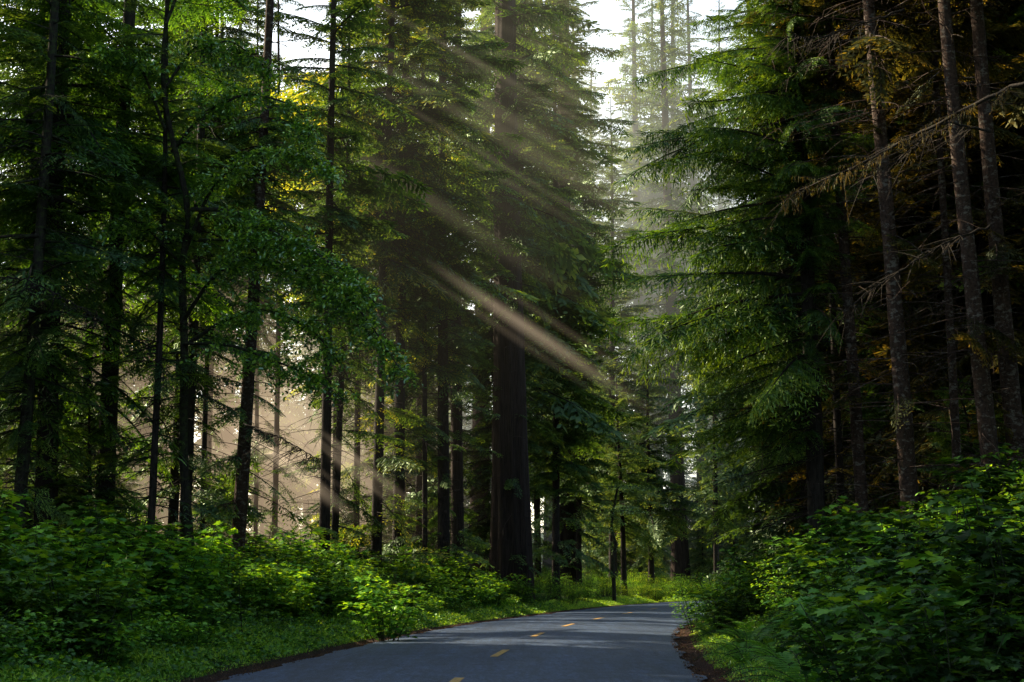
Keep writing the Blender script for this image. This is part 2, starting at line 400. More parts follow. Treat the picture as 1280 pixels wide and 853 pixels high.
def conifer(seed, H, dia, lo, Rmax, nb, detail='mid', pitch=(25, -22), dead=30, dead_lo=1.5, dead_len=1.6, lean=(0, 0), bend=.15,
            bark='bark', leaf='fir', flare=1.35, top_r=.12, azf=None, shape=1.0, flute=0, lowthin=.12, origin=None, clear=1.1, low=0, low_len=2.0):
    """returns trunk mesh (with its limbs) and crown mesh"""
    rng = np.random.default_rng(seed)
    W, Cc = Geo(), Geo()
    nseg = 28
    lean = (lean[0] + rng.normal(0, .006), lean[1] + rng.normal(0, .006))
    P = trunk_path(H, lean, bend * 1.6, rng, nseg)
    t = np.linspace(0, 1, nseg)
    rad = dia / 2 * (1 - t) ** .8 + .02
    rad = rad * (1 + (flare - 1) * np.exp(-t * H / (dia * 1.6)))
    k = 14 if dia < .9 else 40
    P0 = P.copy(); P0[0, 2] -= .6
    nv = W.n
    W.tube(P0, rad, k)
    V = W.V[-1].reshape(nseg, k, 3)
    a = np.arange(k) * 2 * math.pi / k
    disp = 1 + .05 * np.sin(3 * a[None] + t[:, None] * 9) + .03 * rng.normal(size=(nseg, k))
    if flute: disp = disp + flute * np.abs(np.sin(a[None] * 5 + 1.5 * np.sin(t[:, None] * 6))) * (.5 + np.exp(-t[:, None] * 9)) - flute * .5
    V[:] = P0[:, None] + (V - P0[:, None]) * disp[..., None]
    tp = lambda z: np.array([np.interp(z, P[:, 2], P[:, 0]), np.interp(z, P[:, 2], P[:, 1]), z])
    az = rng.uniform(0, 6.28)
    for b_ in range(nb):
        u = (b_ + rng.uniform(-.4, .4)) / nb
        u = min(max(u, 0), .995)
        z = lo + (H * .985 - lo) * u
        az += 2.4 + rng.normal(0, .35)
        r = Rmax * (1 - u) ** (.75 * shape) * (.55 + .45 * min(1, u / .25)) * rng.uniform(.45, 1.35) * (1 + .22 * math.sin(z * 1.3 + az)) + .35
        if azf: r *= azf(az, z)
        if r < .3: continue
        thin = u < lowthin and rng.random() < .6
        key = detail if not (thin and detail in ('near', 'hang', 'mid')) else 'thin'
        T = SP[key][rng.integers(4)]
        pt = math.radians(pitch[1] + (pitch[0] - pitch[1]) * u ** .8 + rng.normal(0, 11))
        rl = rng.normal(0, .38)
        pos = tp(z)
        if origin is not None and near_ray(orient(T[2], r, az, pt, pos, rl)[1:] + origin, clear + .12 * r): continue
        Q = orient(T[0].reshape(-1, 3), r, az, pt, pos, rl).reshape(-1, 4, 3)
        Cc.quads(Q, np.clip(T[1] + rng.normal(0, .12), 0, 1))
        A = orient(T[2], r, az, pt, pos, rl)
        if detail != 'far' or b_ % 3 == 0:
            W.tube(A, np.linspace(.012 * r + .008, .006, len(A)), 3)
    for d_ in range(low):
        z = rng.uniform(2.0, lo + .2 * (H - lo)); r = low_len * rng.uniform(.4, 1.3)
        pos = tp(z); T = SP['thin' if rng.random() < .55 else detail][rng.integers(4)]
        a_ = rng.uniform(0, 6.28); pt = rng.uniform(-.55, .1); rl = rng.normal(0, .4)
        if origin is not None and near_ray(orient(T[2], r, a_, pt, pos, rl)[1:] + origin, .9 + .15 * r): continue
        Cc.quads(orient(T[0].reshape(-1, 3), r, a_, pt, pos, rl).reshape(-1, 4, 3), np.clip(T[1] + rng.normal(0, .15), 0, 1))
        W.tube(orient(T[2], r, a_, pt, pos, rl), np.linspace(.022, .006, len(T[2])), 3)
    for d_ in range(dead):
        z = rng.uniform(dead_lo, max(lo + (H - lo) * .35, dead_lo + .5)); a_ = rng.uniform(0, 6.28); l = dead_len * rng.uniform(.35, 1.2)
        s = np.linspace(0, 1, 6)
        pt = rng.uniform(-.35, .2)
        A = np.stack([s * l, .06 * l * np.sin(s * 4 + rng.uniform(0, 6)), -.12 * l * s ** 2], 1)
        A = orient(A, 1, a_, pt, tp(z))
        W.tube(A, np.linspace(.018, .004, 6), 3)
        for q in range(rng.integers(2, 7)):
            j = rng.integers(1, 6); dv = rng.normal(0, 1, 3); dv[2] = -abs(dv[2]) * .6; dv /= np.linalg.norm(dv)
            ax = A[5] - A[0]; ax /= np.linalg.norm(ax); dv = dv * .7 + ax * .6
            ll = l * rng.uniform(.12, .4)
            W.tube([A[j], A[j] + dv * ll * .5, A[j] + dv * ll + np.array([0, 0, -.05])], [.007, .005, .003], 3)
    return W.mesh('trunk', M[bark], True), Cc.mesh('crown', M[leaf])

def put_tree(name, meshes, x, y, label, group=None, rz=None, s=1.0, cat='tree', z=None):
    e = empty(name, (x, y, ground(x, y) - .05 if z is None else z), R.uniform(0, 6.28) if rz is None else rz, s)
    tag(e, label, cat, group)
    obj('trunk', meshes[0], e); obj('crown', meshes[1], e)
    return e

# ------------------------------------------------------------------ trees that the photo shows one by one
def X(px, Y): return (px - 640) * Y / F
# (px, Y, width px, height, crown low, radius, boughs, detail, label, extra)
SINGLE = [
 (22, 36, 15, 27, 4.0, 2.6, 120, 'near', 'fir', 'slim mossy fir trunk at the left edge leaning left', dict(lean=(.035, 0), dead=60, bark='mossy', lowthin=.6)),
 (62, 40, 27, 30, 5.5, 4.2, 170, 'near', 'fir', 'thick black fir trunk with layered bright green boughs, second from the left edge', dict(dead=70, lowthin=.15, leaf='fir_near')),
 (133, 42, 24, 31, 5.0, 3.6, 160, 'near', 'fir', 'stout dark fir behind low green sprays, between the thick black fir and a pole-thin tree', dict(dead=70, leaf='fir_near', lowthin=.2)),
 (190, 39, 8, 19, 7.0, 1.6, 90, 'near', 'fir', 'pole-thin young fir standing just left of a twin pair of trunks', dict(dead=60, dead_len=1.1)),
 (217, 50, 12, 28, 9.0, 2.4, 120, 'mid', 'fir', 'slender fir, left trunk of the close twin pair', dict(dead=70, lean=(.004, 0))),
 (232, 47, 14, 30, 9.5, 2.6, 120, 'mid', 'fir', 'straight fir, right and thicker trunk of the close twin pair', dict(dead=70, lean=(.006, 0))),
 (297, 48, 17, 31, 11.2, 2.9, 120, 'mid', 'fir', 'mottled trunk leaning right beside the misty clearing', dict(dead=40, lean=(.028, 0), bark='pale')),
 (407, 60, 13, 35, 10.7, 3.2, 110, 'mid', 'fir', 'dark trunk with warm lit twigs on the right side of the misty clearing', dict(dead=80, lean=(.005, 0))),
 (418, 63, 8, 29, 9.2, 2.2, 80, 'mid', 'fir', 'thin stem close behind the trunk with warm lit twigs', dict(dead=40)),
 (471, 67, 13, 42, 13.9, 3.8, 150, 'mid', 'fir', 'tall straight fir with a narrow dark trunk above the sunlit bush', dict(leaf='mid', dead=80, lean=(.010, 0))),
 (499, 69, 14, 44, 13.1, 3.9, 150, 'mid', 'fir', 'tall fir with short drooping boughs just right of the sunlit bush', dict(dead=90, lean=(.004, 0))),
 (555, 73, 15, 44, 10.9, 4.1, 160, 'mid', 'fir', 'black straight fir trunk reaching from shrubs up into dense blue green sprays', dict(dead=90)),
 (573, 78, 16, 47, 16.9, 3.6, 130, 'mid', 'fir', 'reddish fir trunk tight behind the black straight fir', dict(dead=60, bark='redwood')),
 (598, 96, 25, 52, 19.0, 4.0, 120, 'mid', 'redwood', 'grey hazy redwood trunk left of the massive redwood', dict(dead=40, bark='redwood', flute=.1)),
 (638, 78, 46, 58, 14.5, 4.0, 150, 'mid', 'redwood', 'massive fluted redwood trunk, the widest in the forest, near the bend', dict(dead=60, bark='redwood', flute=.16, dead_len=2.5, flare=1.12)),
 (705, 100, 27, 59, 9.8, 4.3, 230, 'mid', 'redwood', 'broad dark redwood right of the massive fluted one', dict(dead=60, bark='redwood', flute=.12, dead_len=2.5)),
 (723, 99, 7, 24, 6.0, 3.1, 110, 'mid', 'fir', 'thin fir standing in front of the broad dark redwood', dict(dead=50)),
 (672, 102, 8, 35, 7.0, 3.9, 150, 'mid', 'fir', 'narrow fir filling the gap between the two big redwoods', dict(dead=50)),
 (620, 86, 6, 21, 4.3, 3.2, 110, 'mid', 'fir', 'small shaded fir at the foot of the massive redwood', dict(dead=30)),
 (525, 80, 8, 36, 9.7, 3.2, 120, 'mid', 'fir', 'thin brown fir between the tall fir and the black straight fir', dict(dead=60)),
 (446, 74, 8, 37, 10.7, 3.3, 130, 'mid', 'fir', 'thin fir silhouetted at the right end of the misty clearing', dict(dead=40)),
 (420, 72, 6, 40, 14.0, 4.0, 170, 'mid', 'fir', 'tall pointed fir against bright sky above the leafy tree', dict(leaf='mid', dead=30)),
 (322, 78, 5, 36, 13.0, 4.2, 160, 'mid', 'fir', 'pointed fir with a bare upper stem against pale sky on the upper left', dict(dead=30)),
 (345, 75, 7, 34, 18.0, 2.6, 100, 'mid', 'fir', 'pale backlit stem standing in the misty clearing', dict(dead=10)),
 (260, 80, 10, 40, 16.0, 3.2, 130, 'mid', 'fir', 'hazy fir stem seen behind the mottled leaning trunk', dict(dead=30)),
 (848, 136, 20, 60, 14.0, 6.0, 200, 'far', 'redwood', 'distant redwood trunk standing straight beyond the road bend', dict(dead=20, bark='redwood')),
 (893, 124, 7, 30, 6.0, 3.4, 120, 'far', 'fir', 'thin dark fir beyond the bend right of the distant redwood', dict(dead=20)),
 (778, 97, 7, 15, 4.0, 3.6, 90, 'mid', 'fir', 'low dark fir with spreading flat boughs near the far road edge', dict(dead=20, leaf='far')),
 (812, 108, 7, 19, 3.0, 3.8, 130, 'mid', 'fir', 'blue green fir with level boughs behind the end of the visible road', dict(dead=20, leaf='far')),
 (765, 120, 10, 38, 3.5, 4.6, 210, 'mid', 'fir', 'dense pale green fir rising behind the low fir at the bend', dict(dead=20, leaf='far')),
 (800, 150, 16, 66, 24.0, 5.5, 190, 'far', 'redwood', 'tallest misty redwood against the bright opening over the road', dict(dead=60, bark='redwood', dead_len=4)),
 (823, 165, 12, 66, 24.0, 4.6, 170, 'far', 'redwood', 'faint slim redwood in the bright mist between two taller trunks', dict(dead=60, bark='redwood', dead_len=4)),
 (846, 152, 17, 66, 22.0, 5.0, 170, 'far', 'redwood', 'misty redwood closest to the drooping spruce tips', dict(dead=60, bark='redwood', dead_len=4)),
 (878, 150, 13, 64, 20.0, 4.6, 190, 'far', 'redwood', 'misty redwood half hidden behind the top of the drooping spruce', dict(dead=40, bark='redwood', dead_len=4)),
 (905, 172, 11, 68, 18.0, 4.8, 190, 'far', 'redwood', 'faint redwood seen through the crown of the drooping spruce', dict(dead=40, bark='redwood', dead_len=4)),
 (716, 128, 16, 50, 12.0, 4.4, 200, 'far', 'redwood', 'bushy misty redwood on the left side of the bright opening', dict(dead=30, bark='redwood')),
 (694, 92, 9, 46, 7.5, 3.6, 230, 'mid', 'fir', 'green fir with long level boughs in front of the broad dark redwood', dict(dead=20, lowthin=0)),
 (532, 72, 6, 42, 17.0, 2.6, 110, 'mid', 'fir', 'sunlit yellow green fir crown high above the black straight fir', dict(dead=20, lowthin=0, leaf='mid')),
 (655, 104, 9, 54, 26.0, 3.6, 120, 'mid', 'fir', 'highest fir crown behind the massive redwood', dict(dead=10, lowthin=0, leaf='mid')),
 (105, 58, 12, 36, 6.0, 4.2, 190, 'mid', 'fir', 'broad dense fir behind the stout dark fir on the left', dict(dead=10, lowthin=0)),
 (30, 56, 12, 36, 5.0, 4.2, 190, 'mid', 'fir', 'broad dense fir behind the slim mossy trunk at the left edge', dict(dead=10, lowthin=0)),
 (255, 60, 6, 40, 14.5, 3.6, 170, 'mid', 'fir', 'high fir crown showing above the glossy broadleaf branches', dict(dead=30, lowthin=0)),
 # right bank
 (1050, 46, 9, 24, 9.0, 2.0, 90, 'mid', 'fir', 'thin dark stem directly behind the large spruce trunk', dict(leaf='fir_brown', dead=70)),
 (1078, 41, 15, 26, 13.0, 2.6, 100, 'mid', 'fir', 'brown spruce trunk with many dead twigs right of the large spruce', dict(leaf='fir_brown', dead=110, lean=(-.018, 0), bark='pale', dead_len=2.2)),
 (1138, 37, 22, 27, 13.0, 3.0, 110, 'mid', 'fir', 'blotched spruce trunk with a sunlit left side in the middle of the right bank', dict(leaf='fir_brown', dead=110, lean=(-.035, 0), bark='pale', dead_len=2.6)),
 (1108, 50, 8, 24, 9.0, 2.2, 100, 'mid', 'fir', 'thin stem in shade behind the blotched spruce trunk', dict(leaf='fir_brown', dead=80)),
 (1196, 40, 10, 25, 11.0, 2.4, 100, 'mid', 'fir', 'narrow pale trunk left of the two lichen-covered trunks', dict(leaf='fir_brown', dead=90, bark='pale', dead_len=2.2)),
 (1244, 36, 22, 28, 14.0, 3.0, 110, 'mid', 'fir', 'lichen-covered trunk, left of the pair by the right edge', dict(leaf='fir_brown', dead=90, lean=(-.04, 0), bark='pale', dead_len=2.6)),
 (1276, 37, 23, 28, 14.0, 3.0, 110, 'mid', 'fir', 'lichen-covered trunk, right of the pair by the right edge', dict(leaf='fir_brown', dead=90, lean=(-.045, 0), bark='pale', dead_len=2.6)),
 (1165, 55, 9, 28, 4.0, 3.4, 150, 'mid', 'fir', 'shaded bushy fir behind the narrow pale trunk', dict(dead=30)),
 (1225, 52, 9, 28, 3.0, 3.6, 160, 'mid', 'fir', 'shaded bushy fir behind the pair of lichen-covered trunks', dict(leaf='fir_brown', dead=30)),
 (1095, 62, 10, 32, 5.0, 4.0, 170, 'mid', 'fir', 'deep shaded fir filling the dark behind the brown spruce trunk', dict(leaf='fir_brown', dead=30)),
 (1015, 66, 10, 34, 6.0, 4.2, 170, 'mid', 'fir', 'tall shaded fir rising behind the crown of the large spruce', dict(dead=30)),
]
for n_, (px, Y, w, H, lo, rr, nb, det, nm, lab, kw) in enumerate(SINGLE):
    kw = dict(kw)
    if Y > 50 and px < 900:
        while -HW - 3.4 < road_dist([X(px, Y)], [Y])[0] < HW + 3: Y += .7
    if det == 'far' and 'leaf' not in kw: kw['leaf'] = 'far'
    if det == 'mid' and px < 760 and nm == 'fir' and w < 17: nb, rr, lo = int(nb * 1.15), rr * 1.08, lo * .95
    if nm == 'redwood' and px < 760: nb = int(nb * 1.1)
    if det == 'near': nb, rr = int(nb * 1.1), rr * 1.05
    if px < 770 and 'low' not in kw: kw['low'] = 46 if Y > 45 else 26; kw['low_len'] = 2.2 if Y > 45 else 1.5; kw['dead_len'] = kw.get('dead_len', 1.6) * 1.35; kw['dead'] = int(kw['dead'] * 1.5)
    if px > 1040: kw['low'] = 14; kw['low_len'] = 1.6
    ms = conifer(100 + n_, H, w * Y / F, lo, rr, nb, det, origin=np.array([X(px, Y), Y, ground(X(px, Y), Y)]), **kw)
    put_tree('redwood_tree' if nm == 'redwood' else 'fir_tree', ms, X(px, Y), Y, lab, rz=0)

# the big drooping spruce on the right
def az_left(a, z):
    c = math.cos(a)       # -1 is to the left of the picture
    return (1.0 + .40 * max(0, -c)) * (1 if c < .4 else .7) * np.interp(z, [3, 9, 14, 27], [1.0, 1.05, .82, .85]) * (.3 if z < 7.5 and c > -.2 else .5 if z < 10 and c > .2 else .8 if c > 0 else 1)
ms = conifer(901, 27, 22 * 41 / F, 4.3, 3.3, 440, 'hang', pitch=(14, -10), dead=150, dead_len=3.0, bark='bark', leaf='spruce', azf=az_left, shape=.55, lowthin=.05)
put_tree('spruce_tree', ms, X(1018, 41), 41, 'large spruce whose heavy drooping green boughs hang over the road from the right', rz=0)

# ------------------------------------------------------------------ forest behind: shared meshes
VAR = [conifer(500 + k, h, d, lo, r, nb, 'far', dead=18, leaf='far', bark='bark', dead_len=2.4) for k, (h, d, lo, r, nb) in enumerate(
    [(36, .45, 3, 4.4, 220), (44, .6, 5, 4.8, 250), (30, .35, 1.8, 4.0, 200), (50, .9, 9, 5.4, 260), (24, .28, 1.0, 3.6, 170), (34, .42, 9, 3.8, 170)])]
VAR_D = [conifer(540 + k, 30, .35, 1.5, 3.9, 230, 'mid', dead=20, leaf=('fir_brown', 'fir')[k], dead_len=2.0) for k in range(2)]
SMALL = [conifer(560 + k, h, d, .4, r, nb, 'mid', dead=8, leaf='fir', bark='bark', dead_len=1.0) for k, (h, d, r, nb) in enumerate([(7, .12, 2.2, 90), (4.5, .09, 1.7, 70)])]
placed = [(X(s[0], s[1]), s[1]) for s in SINGLE] + [(X(1018, 41), 41)]
def far_ok(x, y, gap):
    if abs(road_dist([x], [y])[0]) < HW + (4 if gap > 2.7 else 2): return False
    return all((x - a) ** 2 + (y - b) ** 2 > gap ** 2 for a, b in placed)
cnt = 0; tries = 0
while cnt < 105 and tries < 8000:
    tries += 1
    y = 82 + 200 * R.random() ** 1.1
    x = R.uniform(-.36, .36) * y
    px = 640 + F * x / y
    if not far_ok(x, y, 3.2 if y < 120 else 4.0): continue
    if 742 < px < 935 and (y < 150 or R.random() < .55): continue
    if in_sunway(x, y, 38, 3.0): continue
    if 430 < px < 720 and R.random() < .5: continue
    if px > 935 and y > 150 and R.random() < .5: continue
    if 250 < px < 465 and y < 110: continue
    placed.append((x, y)); cnt += 1
    v = R.choice(6, p=[.2, .2, .16, .14, .12, .18])
    if px > 720: v = R.choice([0, 1, 3])
    if px > 940:
        g_, lab = 'conifers in the dark behind the right bank', 'conifer in the dark forest behind the right bank'
    elif px < 500:
        g_, lab = 'backlit conifers deep in the forest on the left', 'backlit conifer deep in the forest left of the misty clearing and firs'
    else:
        g_, lab = 'hazy conifers deep in the forest past the bend', 'hazy conifer deep in the forest past the road bend'
    put_tree('conifer_tree', VAR[v], x, y, lab, g_, s=R.uniform(.8, 1.2))
# left of the frame: they shade the road
for k in range(80):
    y = R.uniform(12, 100); x = -.34 * y - R.uniform(7.5, 48)
    if not far_ok(x, y, 3) or in_sunway(x, y, 40, 3.0): continue
    placed.append((x, y))
    put_tree('conifer_tree', VAR[R.choice([0, 1, 3])], x, y, 'conifer standing among others just outside the left of the view', 'conifers outside the view on the left', s=R.uniform(.8, 1.1))
for k in range(22):
    y = R.uniform(5, 60); x = .36 * y + R.uniform(5, 22)
    if not far_ok(x, y, 3): continue
    placed.append((x, y))
    put_tree('conifer_tree', VAR[R.choice([0, 1, 3])], x, y, 'conifer standing among others just outside the right of the view', 'conifers outside the view on the right', s=R.uniform(.8, 1.1))
for px, Y in [(965, 58), (1005, 54), (1042, 60), (1072, 52), (1100, 57), (1135, 50), (1150, 62), (1182, 48), (1212, 58), (1240, 46), (1268, 54), (1300, 47), (1022, 74), (1120, 76), (1200, 72), (1275, 66)]:
    x = X(px, Y); placed.append((x, Y))
    put_tree('conifer_tree', VAR_D[1 if px < 1035 else R.integers(2)], x, Y, 'dense conifer in the dark stand behind the trunks of the right bank', 'dense conifers in the dark stand on the right bank', s=R.uniform(.85, 1.1))
for px, Y in [(-20, 52), (85, 76), (5, 80)]:
    x = X(px, Y)
    if in_sunway(x, Y, 24, 2.4): continue
    placed.append((x, Y))
    put_tree('conifer_tree', VAR_D[R.integers(2)], x, Y, 'dense conifer closing the dark stand behind the left edge trunks', 'dense conifers in the dark stand on the left', s=R.uniform(.9, 1.1))
kk = 0; tries = 0
while kk < 46 and tries < 4000:
    tries += 1
    y = R.uniform(106, 175); px = R.uniform(725, 990); x = X(px, y)
    if abs(road_dist([x], [y])[0]) < HW + 5 or in_sunway(x, y, 9, 1.0): continue
    if any((x - a) ** 2 + (y - b) ** 2 < 6 for a, b in placed[-kk - 1:]): continue
    placed.append((x, y)); kk += 1
    put_tree('conifer_tree', VAR[[4, 2, 4, 0][kk % 4]], x, y, 'short wide fir closing off the forest behind the road bend', 'short wide firs behind the road bend', s=R.uniform(.36, .66))
for k in range(40):  # unseen trees added out of frame to shade the right bank
    y = R.uniform(-14, 36); x = .36 * max(y, 0) + R.uniform(5.5, 14)
    if abs(road_dist([x], [y])[0]) < HW + 2.5 or not far_ok(x, y, 2.6) or in_sunway(x, y, 30, 2): continue
    placed.append((x, y))
    put_tree('conifer_tree', VAR_D[R.integers(2)], x, y, 'unseen low-crowned conifer added outside the right of the view for shade', 'unseen low-crowned conifers added for shade', s=R.uniform(.7, 1))
# understorey saplings
k = 0; tries = 0
while k < 46 and tries < 3000:
    tries += 1
    y = R.uniform(40, 110); x = R.uniform(-.34, .34) * y
    s_ = road_dist([x], [y])[0]
    if abs(s_) < HW + 6: continue
    if 250 < 640 + F * x / y < 440 and y < 70: continue
    k += 1
    put_tree('fir_sapling', SMALL[R.integers(2)], x, y, 'young fir sapling growing under the tall trees', 'fir saplings under the tall trees', s=R.uniform(.7, 1.3), cat='sapling')

# ------------------------------------------------------------------ leaf shapes
def lobed():
    # palmate leaf, unit radius, flat with a fold; centre vertex + outline
    out = [(-.25, 0), (-.35, .35), (-.1, .38), (.0, .8), (.28, .45), (.62, .62), (.60, .28), (1.05, 0)]
    pts = [(0, 0)] + out + [(x, -y) for x, y in out[-2:0:-1]]
    V = np.array([(x, y, .12 * abs(y) - .12 * x * x) for x, y in pts])
    n = len(pts) - 1
    T = np.array([(0, 1 + i, 1 + (i + 1) % n) for i in range(n)])
    return V, T[:, ::-1]
def oval():
    V = np.array([(0, 0, 0), (.35, .26, .05), (.75, .22, .03), (1.05, 0, -.08), (.75, -.22, .03), (.35, -.26, .05), (.5, 0, -.02)])
    T = np.array([(6, i, (i + 1) % 6) for i in range(6)])
    return V, T
LOBED, OVAL = lobed(), oval()
def leaves(G_, pos, size, rng, shape=LOBED, tilt=.45, base=.5, var=.16, outward=None):
    n = len(pos)
    V, T = shape
    az = rng.uniform(0, 6.28, n)
    if outward is not None: az = np.arctan2(outward[:, 1], outward[:, 0]) + rng.normal(0, .8, n)
    pit = rng.normal(-.16, tilt, n); rol = rng.normal(0, tilt * .8, n)
    ca, sa, cp, sp = np.cos(az), np.sin(az), np.cos(pit), np.sin(pit)
    Xv = np.stack([ca * cp, sa * cp, sp], -1); Yv = np.stack([-sa, ca, 0 * sa], -1); Zv = np.cross(Xv, Yv)
    Y2 = Yv * np.cos(rol)[:, None] + Zv * np.sin(rol)[:, None]; Z2 = np.cross(Xv, Y2)
    sz = (size * rng.uniform(.55, 1.25, n))[:, None, None]
    P = pos[:, None] + sz * (V[None, :, 0:1] * Xv[:, None] + V[None, :, 1:2] * Y2[:, None] + V[None, :, 2:3] * Z2[:, None])
    c = np.repeat(base + rng.normal(0, var, n), len(V)) if np.ndim(base) == 0 else np.repeat(base + rng.normal(0, var, n), len(V))
    G_.add(P.reshape(-1, 3), None, (T[None] + (np.arange(n) * len(V))[:, None, None]).reshape(-1, 3), c)

def shrub(seed, h, r, n, size, shape=LOBED, stems=11, flat=.24):
    rng = np.random.default_rng(seed)
    W, Lf = Geo(), Geo()
    per = n // stems
    for s in range(stems):
        a = rng.uniform(0, 6.28); rr = r * math.sqrt(rng.uniform(.02, 1)); hh = h * (1 - .35 * (rr / r) ** 2) * rng.uniform(.75, 1.1)
        t = np.linspace(0, 1, 7)
        b0 = np.array([math.cos(a) * rr * .25, math.sin(a) * rr * .25, -.1])
        top = np.array([math.cos(a) * rr, math.sin(a) * rr, hh])
        A = b0 + (top - b0) * t[:, None]; A[:, :2] += (top[:2] - b0[:2]) * (.25 * (t ** 2 - t))[:, None]
        W.tube(A, np.linspace(.014, .005, 7), 4)
        tiers = max(4, int(hh / .2))
        for q in range(tiers):
            tq = .25 + .75 * (q + rng.random()) / tiers
            c0 = np.array([np.interp(tq, t, A[:, i]) for i in range(3)])
            m_ = max(1, int(per / tiers * (.5 + tq)))
            a2 = rng.uniform(0, 6.28, m_); d_ = rng.uniform(.06, .38, m_)
            pos = c0 + np.stack([np.cos(a2) * d_, np.sin(a2) * d_, rng.normal(0, .04, m_) - .25 * d_ ** 2], -1)
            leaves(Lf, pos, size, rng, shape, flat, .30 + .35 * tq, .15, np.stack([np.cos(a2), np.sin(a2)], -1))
            if q % 2 == 0:
                for u in range(min(3, m_)): W.tube([c0, (c0 + pos[u]) / 2 + (0, 0, .02), pos[u]], [.005, .004, .003], 3)
    return W.mesh('stems', M['stem'], True), Lf.mesh('foliage', M['shrub'])

def fern(seed, n=13, L_=.95):
    rng = np.random.default_rng(seed); Lf = Geo(); W = Geo()
    for k in range(n):
        a = k * 2.4 + rng.normal(0, .2); l = L_ * rng.uniform(.7, 1.15); el = rng.uniform(.5, 1.15)
        t = np.linspace(0, 1, 26)
        A = np.stack([t * l * math.cos(el) + .35 * l * t ** 2 * math.sin(el), 0 * t, t * l * math.sin(el) * 1.1 - .62 * l * t ** 2.2], 1)
        A = orient(A, 1, a, 0, (0, 0, 0))
        W.tube(A[::3], .005, 3)
        side = np.array([-math.sin(a), math.cos(a), 0]); fw = np.gradient(A, axis=0); fw /= np.linalg.norm(fw, axis=1)[:, None]
        for sd in (-1, 1):
            pl = l * .20 * np.sin(np.clip(t * 1.05 + .12, 0, 1) * math.pi) ** .7 * rng.uniform(.85, 1.1, 26) + .01
            B = A; D = side * sd * .93 + fw * .3; D[:, 2] -= .18; w = l / 26 * .30
            P = np.stack([B, B + D * (pl * .4)[:, None] + fw * w, B + D * pl[:, None], B + D * (pl * .4)[:, None] - fw * w], 1)[2:]
            Lf.quads(P, np.repeat(.45 + .3 * t[2:] + rng.normal(0, .08), 4))
    return W.mesh('stems', M['stem']), Lf.mesh('fronds', M['fern'])

M['shade'] = leaf_mat('shaded_thimbleberry_leaves', (.002, .007, .002), (.007, .027, .003), (.075, .16, .016), .3, .03, .45, .6)  # shrub leaf colour darkened to stand in for deep shade
SH = [shrub(1, 1.5, 1.0, 900, .10), shrub(2, 1.2, 1.1, 800, .095), shrub(3, 1.8, .95, 1000, .10), shrub(4, 1.0, .9, 600, .085)]
SO = [shrub(5, 1.7, 1.0, 1500, .075, OVAL), shrub(6, 1.3, 1.1, 1300, .07, OVAL)]
FN = [fern(1), fern(2, 15, 1.1)]
def remat(ms, m):
    me = ms[1].copy(); me.materials[0] = m; return (ms[0], me)
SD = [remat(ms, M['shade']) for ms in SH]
def put_plant(name, ms, x, y, label, group, s=1, cat='shrub', part='foliage', z=None):
    e = empty(name, (x, y, ground(x, y) - .04 if z is None else z), R.uniform(0, 6.28), s)
    tag(e, label, cat, group)
    obj('stem', ms[0], e); obj(part, ms[1], e)
    return e
# left bank
def scatter(n, ylo, yhi, elo, ehi, side, gap, px_lim=(-90, 1370), bias=1.0):
    out = []; tries = 0
    while len(out) < n and tries < 30000:
        tries += 1
        y = ylo + (yhi - ylo) * R.random() ** bias
        j = (np.abs(C[:, 1] - y)).argmin()
        e_ = R.uniform(elo, ehi); p_ = C[j] + CNR[j] * side * (HW + e_)
        px = 640 + F * p_[0] / max(p_[1], 1)
        if not px_lim[0] < px < px_lim[1]: continue
        if any((p_[0] - a) ** 2 + (p_[1] - b) ** 2 < (gap * (1 + y / 90)) ** 2 for a, b in out): continue
        out.append((p_[0], p_[1]))
    return out
for x, y in scatter(230, 13, 78, 1.75, 10, -1, .6, bias=1.15):
    e_ = abs(road_dist([x], [y])[0]) - HW
    v = SH[R.choice(4, p=[.35, .25, .25, .15])] if e_ > 2.6 else SH[R.choice([1, 3])]
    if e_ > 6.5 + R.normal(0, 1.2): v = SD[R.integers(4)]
    put_plant('thimbleberry_shrub', v, x, y, 'broad leaved shrub in the bank of shrubs left of the road', 'broad leaved shrubs on the left bank', R.uniform(.6, 1.4) * (1.12 if e_ > 3.4 else .9 if e_ > 2.4 else .6))
for x, y in scatter(150, 72, 136, .9, 12, -1, .5, bias=.8):
    put_plant('low_shrub', SO[R.integers(2)], x, y, 'leafy shrub along the far outside of the road bend', 'leafy shrubs outside the bend', R.uniform(.65, 1.15))
for x, y in scatter(128, 14, 66, 1.05, 11, 1, .62, bias=1.1):
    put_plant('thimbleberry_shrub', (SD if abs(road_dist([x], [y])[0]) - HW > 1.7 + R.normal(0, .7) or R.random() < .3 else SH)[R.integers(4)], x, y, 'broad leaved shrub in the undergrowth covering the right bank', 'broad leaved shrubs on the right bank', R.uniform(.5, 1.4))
for x, y in scatter(80, 18, 44, .8, 8, 1, .65):
    put_plant('fern', FN[R.integers(2)], x, y, 'arching green fern growing on the right bank', 'ferns on the right bank', R.uniform(.75, 1.25), 'fern', 'fronds')
for x, y in scatter(30, 18, 60, 3, 12, -1, 1.2):
    put_plant('fern', FN[R.integers(2)], x, y, 'arching fern half hidden in the left bank', 'ferns on the left bank', R.uniform(.8, 1.2), 'fern', 'fronds')
for x, y in scatter(22, 30, 64, 2, 9, 1, 1.4):
    put_plant('hazel_bush', SO[R.integers(2)], x, y, 'small leaved bush among ferns on the right bank', 'small leaved bushes on the right bank', R.uniform(.9, 1.3), 'bush')
